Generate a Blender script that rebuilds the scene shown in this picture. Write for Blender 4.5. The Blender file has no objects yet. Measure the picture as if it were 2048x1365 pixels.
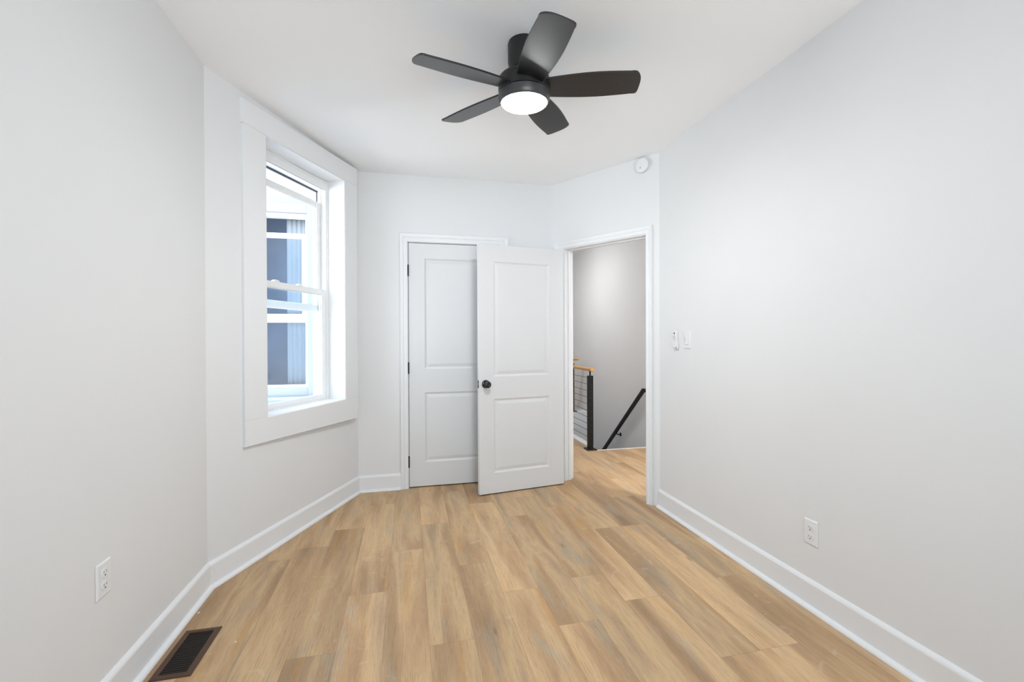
import bpy, bmesh, math, random
from mathutils import Vector, Matrix
random.seed(7)
S = bpy.context.scene
COL = S.collection

# ------------------------------------------------------------------ camera
CAM_H = 1.24
yaw, pitch, roll = 0.2244, -0.005, 0.004
F = Vector((math.sin(yaw)*math.cos(pitch), math.cos(yaw)*math.cos(pitch), math.sin(pitch)))
R = Vector((math.cos(yaw), -math.sin(yaw), 0)); U = R.cross(F)
X = R*math.cos(roll) - U*math.sin(roll); Y = R*math.sin(roll) + U*math.cos(roll); Z = -F
cd = bpy.data.cameras.new('camera'); cd.sensor_width = 36; cd.lens = 907*36/2048
cd.clip_start = 0.02; cd.clip_end = 200
co = bpy.data.objects.new('camera', cd); COL.objects.link(co)
co.matrix_world = Matrix(((X.x,Y.x,Z.x,0),(X.y,Y.y,Z.y,0),(X.z,Y.z,Z.z,CAM_H),(0,0,0,1)))
S.camera = co
S.view_settings.view_transform = 'Standard'; S.view_settings.look = 'None'
S.view_settings.gamma = 1; S.view_settings.use_curve_mapping = False
S.view_settings.exposure = 1.89

# ------------------------------------------------------------------ sky and light
SKY = 1.5
W = bpy.data.worlds.new('sky'); S.world = W; W.use_nodes = True
nt = W.node_tree; bg = nt.nodes['Background']
bg.inputs[1].default_value = SKY
# pale overcast sky above the horizon, a brighter lower half added to light the ceiling
_tc = nt.nodes.new('ShaderNodeTexCoord'); _sp = nt.nodes.new('ShaderNodeSeparateXYZ'); _cr = nt.nodes.new('ShaderNodeValToRGB')
nt.links.new(_tc.outputs['Generated'], _sp.inputs[0])
_mr = nt.nodes.new('ShaderNodeMapRange'); _mr.inputs[1].default_value = -1; _mr.inputs[2].default_value = 1
nt.links.new(_sp.outputs[2], _mr.inputs[0]); nt.links.new(_mr.outputs[0], _cr.inputs[0])
_e = _cr.color_ramp.elements; _e[0].position = .44; _e[0].color = (1.55, 1.61, 1.67, 1); _e[1].position = .52; _e[1].color = (.74, .83, .92, 1)
nt.links.new(_cr.outputs[0], bg.inputs[0])
LAMP = 52.0        # fan lamp
HALL = 22.0        # hall lamp
def portal(name, M, w, h):
    l = bpy.data.lights.new(name, 'AREA'); l.shape = 'RECTANGLE'; l.size = w; l.size_y = h
    l.cycles.is_portal = True
    o = bpy.data.objects.new(name, l); COL.objects.link(o); o.matrix_world = M; return o
# portals only guide the sky's own light through the window openings
def face_matrix(c, n):            # light's -Z along n
    n = Vector(n).normalized(); z = -n; x = Vector((0,0,1)).cross(z).normalized(); y = z.cross(x)
    return Matrix(((x.x,y.x,z.x,c[0]),(x.y,y.y,z.y,c[1]),(x.z,y.z,z.z,c[2]),(0,0,0,1)))

# ------------------------------------------------------------------ materials
def lin(c):
    return tuple(((v/255)/12.92 if v/255 <= .04045 else ((v/255+.055)/1.055)**2.4) for v in c)
def mat(name, col, rough=.5, metal=0, spec=.5, emit=None, es=0):
    m = bpy.data.materials.new(name); m.use_nodes = True
    b = m.node_tree.nodes['Principled BSDF']
    b.inputs['Base Color'].default_value = (*col, 1); b.inputs['Roughness'].default_value = rough
    b.inputs['Metallic'].default_value = metal; b.inputs['Specular IOR Level'].default_value = spec
    if emit: b.inputs['Emission Color'].default_value = (*emit,1); b.inputs['Emission Strength'].default_value = es
    return m
def bumpy(m, scale, strength, dist=.002, detail=3, colvar=0.0):
    t = m.node_tree; b = t.nodes['Principled BSDF']
    tc = t.nodes.new('ShaderNodeTexCoord'); n = t.nodes.new('ShaderNodeTexNoise')
    n.inputs['Scale'].default_value = scale; n.inputs['Detail'].default_value = detail
    t.links.new(tc.outputs['Object'], n.inputs['Vector'])
    bp = t.nodes.new('ShaderNodeBump'); bp.inputs['Strength'].default_value = strength; bp.inputs['Distance'].default_value = dist
    t.links.new(n.outputs['Fac'], bp.inputs['Height']); t.links.new(bp.outputs['Normal'], b.inputs['Normal'])
    if colvar:
        n2 = t.nodes.new('ShaderNodeTexNoise'); n2.inputs['Scale'].default_value = 1.7; n2.inputs['Detail'].default_value = 2
        t.links.new(tc.outputs['Object'], n2.inputs['Vector'])
        mr = t.nodes.new('ShaderNodeMapRange'); mr.inputs[1].default_value=.3; mr.inputs[2].default_value=.7
        mr.inputs[3].default_value = 1-colvar; mr.inputs[4].default_value = 1+colvar
        t.links.new(n2.outputs['Fac'], mr.inputs[0])
        mx = t.nodes.new('ShaderNodeVectorMath'); mx.operation='SCALE'; mx.inputs[0].default_value = b.inputs['Base Color'].default_value[:3]
        t.links.new(mr.outputs[0], mx.inputs['Scale']); t.links.new(mx.outputs[0], b.inputs['Base Color'])
    return m
WALL = bumpy(mat('wall paint', (.765,.763,.762), .62, spec=.3), 60, .08, colvar=.008)
CEIL = bumpy(mat('ceiling paint', (.95,.95,.952), .8, spec=.2), 45, .08, colvar=.008)
TRIM = bumpy(mat('trim paint', (.80,.802,.806), .38, spec=.4), 30, .05)
DOORP = bumpy(mat('door paint', (.715,.714,.715), .42, spec=.4), 90, .06)
VINYL = bumpy(mat('window vinyl', (.86,.86,.85), .35), 20, .02)
PLAST = bumpy(mat('white plastic', (.79,.793,.797), .35), 40, .02)
GREYP = mat('grey print', (.22,.22,.23), .5)
DARKP = mat('dark slot', (.03,.03,.03), .5)
BLACK = bumpy(mat('black metal', (.008,.008,.009), .45, spec=.3), 80, .04)
FANB = bumpy(mat('fan black', (.010,.010,.011), .42, spec=.45), 150, .05)
KNOB = bumpy(mat('gloss black', (.006,.006,.007), .16, spec=.6), 20, .01)
NICKEL = bumpy(mat('satin hinge', (.45,.45,.45), .4, .8), 60, .03)
BRONZE = bumpy(mat('brown metal', lin((74,48,30)), .5, .0), 60, .05)
DUCT_SHADE = mat('duct shade black', (.008,.006,.005), .7)  # flat black for the shade inside the duct
RUBBER = mat('dark gasket', (.03,.04,.06), .6)
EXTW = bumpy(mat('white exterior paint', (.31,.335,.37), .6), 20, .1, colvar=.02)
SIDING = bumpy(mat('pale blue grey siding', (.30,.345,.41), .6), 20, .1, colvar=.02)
EXTG = bumpy(mat('grey yard', (.35,.35,.36), .9), 5, .2, colvar=.1)
SLATE = bumpy(mat('slate interior', lin((150,164,188)), .8), 6, .2, colvar=.25)
CURT = bumpy(mat('grey curtain', lin((178,184,190)), .9), 8, .3, colvar=.06)
CLOSET = mat('closet interior', (.35,.35,.35), .8)
CHIP = mat('pale chip', lin((235,215,190)), .7)

def wood_round(name, c1, c2):
    m = mat(name, c1, .4); t = m.node_tree; b = t.nodes['Principled BSDF']
    tc = t.nodes.new('ShaderNodeTexCoord'); mp = t.nodes.new('ShaderNodeMapping'); mp.inputs['Scale'].default_value = (60,3,60)
    n = t.nodes.new('ShaderNodeTexNoise'); n.inputs['Scale'].default_value = 1.5; n.inputs['Detail'].default_value = 5
    r = t.nodes.new('ShaderNodeValToRGB'); r.color_ramp.elements[0].position=.35; r.color_ramp.elements[1].position=.65
    r.color_ramp.elements[0].color = (*c1,1); r.color_ramp.elements[1].color = (*c2,1)
    t.links.new(tc.outputs['Object'], mp.inputs[0]); t.links.new(mp.outputs[0], n.inputs['Vector'])
    t.links.new(n.outputs['Fac'], r.inputs[0]); t.links.new(r.outputs[0], b.inputs['Base Color'])
    return m
OAK = wood_round('oak rail', lin((205,150,88)), lin((222,172,110)))

def blade_mat():
    m = mat('fan blade black', (.004,.004,.0045), .37, spec=.6); t = m.node_tree; b = t.nodes['Principled BSDF']; b.inputs['Coat Weight'].default_value=.25; b.inputs['Coat Roughness'].default_value=.3
    tc = t.nodes.new('ShaderNodeTexCoord'); mp = t.nodes.new('ShaderNodeMapping'); mp.inputs['Scale'].default_value = (6,160,160)
    n = t.nodes.new('ShaderNodeTexNoise'); n.inputs['Scale'].default_value = 2; n.inputs['Detail'].default_value = 4
    t.links.new(tc.outputs['UV'], mp.inputs[0]); t.links.new(mp.outputs[0], n.inputs['Vector'])
    bp = t.nodes.new('ShaderNodeBump'); bp.inputs['Strength'].default_value=.25; bp.inputs['Distance'].default_value=.001
    t.links.new(n.outputs['Fac'], bp.inputs['Height']); t.links.new(bp.outputs[0], b.inputs['Normal'])
    return m
BLADE = blade_mat()

def glass_mat(name, tint, refl=.06):
    m = bpy.data.materials.new(name); m.use_nodes = True; t = m.node_tree; t.nodes.clear()
    o = t.nodes.new('ShaderNodeOutputMaterial'); tr = t.nodes.new('ShaderNodeBsdfTransparent'); tr.inputs[0].default_value=(*tint,1)
    g = t.nodes.new('ShaderNodeBsdfGlossy'); g.inputs['Roughness'].default_value=.02
    fr = t.nodes.new('ShaderNodeFresnel'); fr.inputs['IOR'].default_value=1.45
    mx = t.nodes.new('ShaderNodeMixShader'); t.links.new(fr.outputs[0], mx.inputs[0])
    t.links.new(tr.outputs[0], mx.inputs[1]); t.links.new(g.outputs[0], mx.inputs[2]); t.links.new(mx.outputs[0], o.inputs[0])
    return m
GLASS = glass_mat('window glass', (.90,.95,.98))
GLASS2 = glass_mat('hazy glass', (.80,.88,.96))

def diffuser_mat(name, strength, col):
    m = mat(name, (.9,.9,.9), .4, emit=col, es=strength); return m
DIFF = diffuser_mat('lamp diffuser glow', LAMP, (.96,.985,1))
DIFFL = diffuser_mat('added landing lamp glow', HALL*2.6, (.97,.985,1))  # unseen extra lamp, added to brighten the hall evenly
DIFFH = diffuser_mat('hall lamp glow', HALL, (.97,.985,1))

def floor_mat():
    m = bpy.data.materials.new('oak plank flooring'); m.use_nodes = True; t = m.node_tree; N = t.nodes; L = t.links
    b = N['Principled BSDF']
    uv = N.new('ShaderNodeUVMap'); uv.uv_map = 'plank'
    at = N.new('ShaderNodeAttribute'); at.attribute_name = 'seed'
    sep = N.new('ShaderNodeSeparateXYZ'); L.new(uv.outputs[0], sep.inputs[0])
    def math_(op, a, b_=None, c=None):
        n = N.new('ShaderNodeMath'); n.operation = op
        for i, v in enumerate((a,b_,c)):
            if v is None: continue
            if isinstance(v,(int,float)): n.inputs[i].default_value = v
            else: L.new(v, n.inputs[i])
        return n.outputs[0]
    seed = at.outputs['Fac']
    def coords(sx, sy):
        c = N.new('ShaderNodeCombineXYZ')
        L.new(math_('MULTIPLY', sep.outputs[0], sx), c.inputs[0]); L.new(math_('MULTIPLY', sep.outputs[1], sy), c.inputs[1])
        L.new(math_('MULTIPLY', seed, 57.3), c.inputs[2]); return c.outputs[0]
    def noise(vec, sc, det=3, rough=.5, dist=0):
        n = N.new('ShaderNodeTexNoise'); n.inputs['Scale'].default_value = sc; n.inputs['Detail'].default_value = det
        n.inputs['Roughness'].default_value = rough; n.inputs['Distortion'].default_value = dist
        L.new(vec, n.inputs['Vector']); return n.outputs['Fac']
    def ramp(f, pts):
        r = N.new('ShaderNodeValToRGB'); cr = r.color_ramp
        while len(cr.elements) < len(pts): cr.elements.new(.5)
        for e,(p,c) in zip(cr.elements, pts): e.position = p; e.color = (*c,1)
        L.new(f, r.inputs[0]); return r.outputs[0]
    def mix(mode, fac, a, b_):
        n = N.new('ShaderNodeMix'); n.data_type='RGBA'; n.blend_type = mode
        if isinstance(fac,(int,float)): n.inputs[0].default_value = fac
        else: L.new(fac, n.inputs[0])
        for k,v in ((6,a),(7,b_)):
            if isinstance(v,tuple): n.inputs[k].default_value=(*v,1)
            else: L.new(v, n.inputs[k])
        return n.outputs[2]
    # broad tonal bands running along each plank
    band = noise(coords(7.5,.9), 1.0, 3, .5, .4)
    c = ramp(band, [(.28,lin((158,128,96))),(.43,lin((186,152,114))),(.55,lin((207,174,132))),(.70,lin((176,148,118)))])
    # golden streaks and grey patches
    gold = noise(coords(9,.7), 1.7, 2)
    c = mix('MIX', math_('MULTIPLY', ramp_fac(N,L,gold,.55,.72), .45), c, lin((196,150,92)))
    grey = noise(coords(6,1.6), 1.3, 3, .5, .6)
    c = mix('MIX', math_('MULTIPLY', ramp_fac(N,L,grey,.55,.72), .55), c, lin((176,162,140)))
    # per plank tone
    tone = N.new('ShaderNodeMapRange'); tone.inputs[3].default_value=.83; tone.inputs[4].default_value=1.12; L.new(seed, tone.inputs[0])
    sc = N.new('ShaderNodeVectorMath'); sc.operation='SCALE'; L.new(c, sc.inputs[0]); L.new(tone.outputs[0], sc.inputs['Scale']); c = sc.outputs[0]
    # fine grain
    grain = noise(coords(260,9), 1.0, 6, .7, .3)
    g = ramp(grain, [(.34,(.70,.67,.63)),(.5,(1,1,1)),(.75,(1.0,1.0,1.0))])
    c = mix('MULTIPLY', .8, c, g)
    fine = noise(coords(520,26), 1.0, 3, .6)
    c = mix('MULTIPLY', .6, c, ramp(fine, [(.30,(.78,.76,.73)),(.48,(1,1,1)),(1,(1.06,1.06,1.06))]))
    # cathedral figure
    wv = N.new('ShaderNodeTexWave'); wv.wave_type='BANDS'; wv.bands_direction='X'
    wv.inputs['Scale'].default_value=1.0; wv.inputs['Distortion'].default_value=9; wv.inputs['Detail'].default_value=3; wv.inputs['Detail Scale'].default_value=.8
    L.new(coords(26,2.2), wv.inputs['Vector'])
    wf = ramp(wv.outputs['Fac'], [(.0,(.86,.84,.82)),(.35,(1,1,1)),(1,(1,1,1))])
    c = mix('MULTIPLY', math_('MULTIPLY', ramp_fac(N,L,grey,.45,.65), .5), c, wf)
    # knots
    vo = N.new('ShaderNodeTexVoronoi'); vo.inputs['Scale'].default_value=1.0; vo.inputs['Randomness'].default_value=1; L.new(coords(11,3.6), vo.inputs['Vector'])
    kn = N.new('ShaderNodeMapRange'); kn.inputs[1].default_value=.03; kn.inputs[2].default_value=.14; kn.inputs[3].default_value=1; kn.inputs[4].default_value=0
    L.new(vo.outputs['Distance'], kn.inputs[0])
    vs = N.new('ShaderNodeSeparateColor'); L.new(vo.outputs['Color'], vs.inputs[0])
    knot = math_('MULTIPLY', kn.outputs[0], math_('GREATER_THAN', vs.outputs[0], .86))
    c = mix('MIX', math_('MULTIPLY', knot, .5), c, lin((110,82,56)))
    # pale scuffs
    geo = N.new('ShaderNodeTexCoord')
    scf = N.new('ShaderNodeTexNoise'); scf.inputs['Scale'].default_value=5; scf.inputs['Detail'].default_value=7; scf.inputs['Distortion'].default_value=3; L.new(geo.outputs['Object'], scf.inputs['Vector'])
    c = mix('MIX', math_('MULTIPLY', ramp_fac(N,L,scf.outputs['Fac'],.62,.75), .25), c, lin((215,200,180)))
    # seams: distance to the plank's own edges (uv in metres)
    PW, PL = .1825, 1.22
    ex = math_('MINIMUM', sep.outputs[0], math_('SUBTRACT', PW, sep.outputs[0]))
    ey = math_('MINIMUM', sep.outputs[1], math_('SUBTRACT', PL, sep.outputs[1]))
    e = math_('MINIMUM', ex, ey)
    sm = N.new('ShaderNodeMapRange'); sm.inputs[1].default_value=.0004; sm.inputs[2].default_value=.0015; sm.inputs[3].default_value=1; sm.inputs[4].default_value=0; L.new(e, sm.inputs[0])
    c = mix('MIX', math_('MULTIPLY', sm.outputs[0], .35), c, lin((105,78,52)))
    L.new(c, b.inputs['Base Color'])
    rr = N.new('ShaderNodeMapRange'); rr.inputs[3].default_value=.40; rr.inputs[4].default_value=.58; L.new(grain, rr.inputs[0]); L.new(rr.outputs[0], b.inputs['Roughness'])
    b.inputs['Specular IOR Level'].default_value=.4
    bp = N.new('ShaderNodeBump'); bp.inputs['Strength'].default_value=.25; bp.inputs['Distance'].default_value=.001
    h = math_('SUBTRACT', math_('MULTIPLY', grain, .4), sm.outputs[0]); L.new(h, bp.inputs['Height']); L.new(bp.outputs[0], b.inputs['Normal'])
    return m
def ramp_fac(N,L,f,a,b_):
    n = N.new('ShaderNodeMapRange'); n.interpolation_type='SMOOTHSTEP'; n.inputs[1].default_value=a; n.inputs[2].default_value=b_; L.new(f, n.inputs[0]); return n.outputs[0]
FLOOR = floor_mat()

# ------------------------------------------------------------------ builders
def frame(o, xdir, up=(0,0,1)):
    """local x along xdir (horizontal), z up, y = z cross x"""
    x = Vector((xdir[0], xdir[1], 0)).normalized(); z = Vector(up); y = z.cross(x)
    return Matrix(((x.x,y.x,z.x,o[0]),(x.y,y.y,z.y,o[1]),(x.z,y.z,z.z,o[2]),(0,0,0,1)))
I4 = Matrix.Identity(4)
def box(bm, x0,x1,y0,y1,z0,z1, M=I4):
    v = [bm.verts.new(M @ Vector(p)) for p in [(x0,y0,z0),(x1,y0,z0),(x1,y1,z0),(x0,y1,z0),(x0,y0,z1),(x1,y0,z1),(x1,y1,z1),(x0,y1,z1)]]
    for f in ((0,3,2,1),(4,5,6,7),(0,1,5,4),(1,2,6,5),(2,3,7,6),(3,0,4,7)): bm.faces.new([v[i] for i in f])
    return v
def prism(bm, poly, y0, y1, M=I4):
    """polygon in x,z extruded along y"""
    a = [bm.verts.new(M @ Vector((p[0],y0,p[1]))) for p in poly]; b = [bm.verts.new(M @ Vector((p[0],y1,p[1]))) for p in poly]
    bm.faces.new(a); bm.faces.new(b[::-1]); n=len(poly)
    for i in range(n): bm.faces.new([a[i], b[i], b[(i+1)%n], a[(i+1)%n]])
def prismz(bm, poly, z0, z1, M=I4):
    a = [bm.verts.new(M @ Vector((p[0],p[1],z0))) for p in poly]; b = [bm.verts.new(M @ Vector((p[0],p[1],z1))) for p in poly]
    bm.faces.new(a); bm.faces.new(b[::-1]); n=len(poly)
    for i in range(n): bm.faces.new([a[i], b[i], b[(i+1)%n], a[(i+1)%n]])
def lathe(bm, prof, M=I4, n=48, cap0=True, cap1=True):
    rings=[]
    for r,z in prof:
        rings.append([bm.verts.new(M @ Vector((max(r,1e-5)*math.cos(2*math.pi*i/n), max(r,1e-5)*math.sin(2*math.pi*i/n), z))) for i in range(n)])
    for a,b in zip(rings, rings[1:]):
        for i in range(n): bm.faces.new([a[i],a[(i+1)%n],b[(i+1)%n],b[i]])
    if cap0: bm.faces.new(rings[0][::-1])
    if cap1: bm.faces.new(rings[-1])
def tube(bm, pts, r, n=10, M=I4):
    pts=[M @ Vector(p) for p in pts]; rings=[]
    for i,p in enumerate(pts):
        t = (pts[min(i+1,len(pts)-1)]-pts[max(i-1,0)]).normalized()
        a = Vector((0,0,1)) if abs(t.z)<.9 else Vector((1,0,0))
        u = t.cross(a).normalized(); v = t.cross(u)
        rings.append([bm.verts.new(p+(u*math.cos(2*math.pi*k/n)+v*math.sin(2*math.pi*k/n))*r) for k in range(n)])
    for a,b in zip(rings, rings[1:]):
        for i in range(n): bm.faces.new([a[i],a[(i+1)%n],b[(i+1)%n],b[i]])
    bm.faces.new(rings[0][::-1]); bm.faces.new(rings[-1])
def link(name, bm, m, parent=None, bevel=0, smooth=False, seg=2):
    bmesh.ops.recalc_face_normals(bm, faces=bm.faces[:])
    me = bpy.data.meshes.new(name); bm.to_mesh(me); bm.free(); me.materials.append(m)
    if smooth:
        for p in me.polygons: p.use_smooth = True
    o = bpy.data.objects.new(name, me); COL.objects.link(o)
    if parent: o.parent = parent; o.matrix_parent_inverse = parent.matrix_basis.inverted()
    if bevel:
        b = o.modifiers.new('bevel','BEVEL'); b.width=bevel; b.segments=seg; b.limit_method='ANGLE'; b.angle_limit=math.radians(35)
    if smooth:
        e = o.modifiers.new('split','EDGE_SPLIT'); e.split_angle = math.radians(38)
    return o
def empty(name, loc): 
    o = bpy.data.objects.new(name, None); COL.objects.link(o); o.location = loc; o.empty_display_size=.05; return o
def tag(o, label=None, cat=None, group=None, kind=None):
    if label: o['label']=label
    if cat: o['category']=cat
    if group: o['group']=group
    if kind: o['kind']=kind
    return o
def struct(o, label, cat): return tag(o, label, cat, kind='structure')
def NB(): return bmesh.new()

def slab(bm, M, L, z0, z1, t, holes=(), ext=(0,0)):
    """wall slab: local x 0..L (+ext), room face y=0, body to y=+t (outwards)"""
    xs = sorted({-ext[0], L+ext[1], *[h[0] for h in holes], *[h[1] for h in holes]})
    zs = sorted({z0, z1, *[h[2] for h in holes], *[h[3] for h in holes]})
    V={}
    def v(i,j,k):
        if (i,j,k) not in V: V[i,j,k]=bm.verts.new(M@Vector((xs[i], t*k, zs[j])))
        return V[i,j,k]
    def solid(i,j):
        if not(0<=i<len(xs)-1 and 0<=j<len(zs)-1): return False
        cx,cz=(xs[i]+xs[i+1])/2,(zs[j]+zs[j+1])/2
        return not any(h[0]<cx<h[1] and h[2]<cz<h[3] for h in holes)
    for i in range(len(xs)-1):
        for j in range(len(zs)-1):
            if not solid(i,j): continue
            for k in (0,1): bm.faces.new([v(i,j,k),v(i+1,j,k),v(i+1,j+1,k),v(i,j+1,k)])
            if not solid(i-1,j): bm.faces.new([v(i,j,0),v(i,j+1,0),v(i,j+1,1),v(i,j,1)])
            if not solid(i+1,j): bm.faces.new([v(i+1,j,0),v(i+1,j+1,0),v(i+1,j+1,1),v(i+1,j,1)])
            if not solid(i,j-1): bm.faces.new([v(i,j,0),v(i+1,j,0),v(i+1,j,1),v(i,j,1)])
            if not solid(i,j+1): bm.faces.new([v(i,j+1,0),v(i+1,j+1,0),v(i+1,j+1,1),v(i,j+1,1)])

# ------------------------------------------------------------------ room outline
H = 2.6
XL, XR, YR = -.98, 1.795, -1.5
A = Vector((XL,2.53)); B = Vector((-.40,3.86)); C = Vector((1.243,3.86)); D = Vector((XR,3.0))
ZT = 2.76
def wframe(P, Q):        # going clockwise seen from above, y points outwards (left of travel)
    d=(Q-P); return frame((P.x,P.y,0), d), d.length
LL = Vector((XL,YR)); RR = Vector((XR,YR))
# left wall
M,L = wframe(LL, A); bm=NB(); slab(bm,M,L,-.2,ZT,.25,ext=(.2,.03)); struct(link('wall_left',bm,WALL),'plain white wall at the left edge of the photo with an outlet low down','wall')
# window wall
Mw,Lw = wframe(A,B)
wd=(B-A).normalized()
# window frame axes (casing plane, a little out of parallel with the wall)
WO = Vector((-.3542,3.8349)); WX = Vector((.42484,.90527)); MW = frame((WO.x,WO.y,0), WX)   # y outwards
S0,S1,WZ0,WZ1 = -1.050,-.243,.784,2.433
def to_wall(s):   # s on casing plane -> position along wall A..B
    P = WO+WX*s; return (P-A).dot(wd)
bm=NB(); slab(bm,Mw,Lw,-.2,ZT,.24,holes=[(to_wall(S0)-.03,to_wall(S1)+.03,WZ0-.03,WZ1+.03)],ext=(.03,.02))
struct(link('wall_window',bm,WALL),'white angled wall on the left that holds the tall window','wall')
# back wall with the closet opening
CX0, CX1, CZ = .0, .770, 2.043
Mb,Lb = wframe(B,C); bm=NB(); slab(bm,Mb,Lb,-.2,ZT,.115,holes=[(CX0-B.x-.02,CX1-B.x+.02,-.2,CZ+.02)],ext=(.1,.02))
struct(link('wall_back',bm,WALL),'white back wall around the closed closet door','wall')
# doorway wall
Md,Ld = wframe(C,D); DS0,DS1,DZ = .148,.912,2.012
bm=NB(); slab(bm,Md,Ld,-.2,ZT,.115,holes=[(DS0-.018,DS1+.018,-.2,DZ+.018)],ext=(.02,.02))
struct(link('wall_doorway',bm,WALL),'short white diagonal wall around the open doorway','wall')
# right wall
Mr,Lr = wframe(D,RR); bm=NB(); slab(bm,Mr,Lr,-.2,ZT,.115,ext=(.02,.2)); struct(link('wall_right',bm,WALL),'long plain white wall on the right','wall')
# rear wall behind the camera, with an added window for more light
Mq,Lq = wframe(RR,LL); RW=(.32,2.45,.38,2.36)
bm=NB(); slab(bm,Mq,Lq,-.2,ZT,.2,holes=[RW],ext=(.1,.1)); struct(link('wall_rear',bm,WALL),'white wall behind the camera with an added wide window','wall')
# ceiling
bm=NB(); prismz(bm,[(XL-.2,YR-.2),(XL-.2,2.6),(-.55,3.97),(1.30,3.97),(XR+.11,3.03),(XR+.11,YR-.2)],H,H+.1)
struct(link('ceiling',bm,CEIL),'flat white ceiling of the room carrying the black fan','ceiling')

# ------------------------------------------------------------------ hall shell
HX0,HX1,HY1 = 1.30,2.88,8.4; HZ=2.725; SX,SY,SY2 = 2.03,4.67,7.05
def wallbox(name, x0,x1,y0,y1,z0,z1, label, m=WALL):
    bm=NB(); box(bm,x0,x1,y0,y1,z0,z1); return struct(link(name,bm,m),label,'wall')
wallbox('wall_hall_right',HX1,HX1+.12,1.4,HY1+.1,-2.9,HZ+.1,'white stairwell wall seen through the doorway behind the black handrail')
wallbox('wall_hall_left',HX0-.1,HX0,3.98,HY1+.1,-.2,HZ+.1,'white hallway wall behind the closet')
wallbox('wall_hall_far',HX0-.1,HX1+.1,HY1,HY1+.12,-2.9,HZ+.1,'white wall at the far end of the hallway')
wallbox('wall_hall_near',XR+.10,HX1+.1,1.3,1.42,-.2,HZ+.1,'white wall at the near end of the hallway')
bm=NB(); prismz(bm,[(HX0-.08,3.96),(1.36,3.90),(XR+.112,3.03),(XR+.112,1.35),(HX1+.1,1.35),(HX1+.1,HY1+.1),(HX0-.08,HY1+.1)],HZ,HZ+.1)
struct(link('ceiling_hall',bm,CEIL),'white hallway ceiling seen at the top of the doorway','ceiling')
bm=NB(); box(bm,SX-.75,SX,SY,HY1,-2.9,-.012); box(bm,SX-.1,HX1,SY2,HY1,-2.9,-.012); box(bm,SX-.75,HX1,SY-.12,SY,-2.9,-.012); box(bm,SX,HX1,SY,SY2,-2.95,-2.85)
struct(link('wall_stairwell',bm,WALL),'white stairwell sides dropping below the hallway floor','wall')
# closet box
bm=NB()
box(bm,-.10,-.06,3.975,4.5,-.2,2.5); box(bm,1.10,1.14,3.975,4.5,-.2,2.5); box(bm,-.10,1.14,4.5,4.54,-.2,2.5); box(bm,-.10,1.14,3.975,4.54,2.5,2.54)
struct(link('wall_closet',bm,CLOSET),'inside of the closet hidden behind the closed door','wall')

# ------------------------------------------------------------------ floor planks
PW,PL,PX0 = .1825,1.22,.078
joint = {-2:2.305,-1:2.728,0:1.855,1:2.478,2:2.167,3:1.858,4:2.218,5:1.963,6:1.528,7:2.75,8:2.045,-3:1.90,-4:2.89,-5:1.55}
rects = [(XL-.2,HX1+.02,YR-.1,SY),(HX0-.05,SX,SY,HY1),(SX,HX1+.02,SY2,HY1)]
bm=NB(); uvl=bm.loops.layers.uv.new('plank'); sl=bm.faces.layers.float.new('seed')
for (rx0,rx1,ry0,ry1) in rects:
    for k in range(-9,18):
        x0=PX0+k*PW; x1=x0+PW
        a,b_=max(x0,rx0),min(x1,rx1)
        if b_-a<1e-4: continue
        rk=random.Random(k*31+5); j0=joint.get(k, rk.random()*PL)
        n0=int((ry0-j0)//PL)
        for n in range(n0, n0+12):
            y0=j0+n*PL; y1=y0+PL; c_,d_=max(y0,ry0),min(y1,ry1)
            if d_-c_<1e-4: continue
            vs=[bm.verts.new((px,py,0)) for px,py in ((a,c_),(b_,c_),(b_,d_),(a,d_))]
            f=bm.faces.new(vs); f[sl]=random.Random(k*1009+n*17+3).random()
            for lp in f.loops: lp[uvl].uv=(lp.vert.co.x-x0, lp.vert.co.y-y0)
nrm=Vector((-wd.y,wd.x,0)); bmesh.ops.bisect_plane(bm,geom=bm.verts[:]+bm.edges[:]+bm.faces[:],plane_co=Vector((A.x,A.y,0))+nrm*.2,plane_no=nrm,clear_outer=True)
fl=link('floor',bm,FLOOR); struct(fl,'light oak plank floor running from the room out into the hallway','floor')
bm=NB(); prismz(bm,[(XL-.2,YR-.1),(XL-.2,2.5),(-.5,4.0),(1.30,4.5),(1.30,SY-.12),(HX1,SY-.12),(HX1,YR-.1)],-.2,-.004)
struct(link('floor_slab',bm,CLOSET),'solid base under the oak planks','floor')
# trim at the stairwell edges
bm=NB(); box(bm,SX,HX1,SY,SY+.022,-.22,.003); struct(link('trim_3',bm,TRIM,bevel=.002),'thin white edge strip where the hallway floor meets the stairwell','trim')
bm=NB(); box(bm,1.962,SX+.012,4.80,SY2+.04,-.2,.028); struct(link('trim_4',bm,TRIM,bevel=.003),'low white curb under the cable railing','trim')
bm=NB(); box(bm,SX,HX1,SY2-.012,SY2+.33,-.25,.028); struct(link('trim_5',bm,TRIM,bevel=.002),'low white curb under the railing at the far side of the stairwell','trim')

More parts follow.
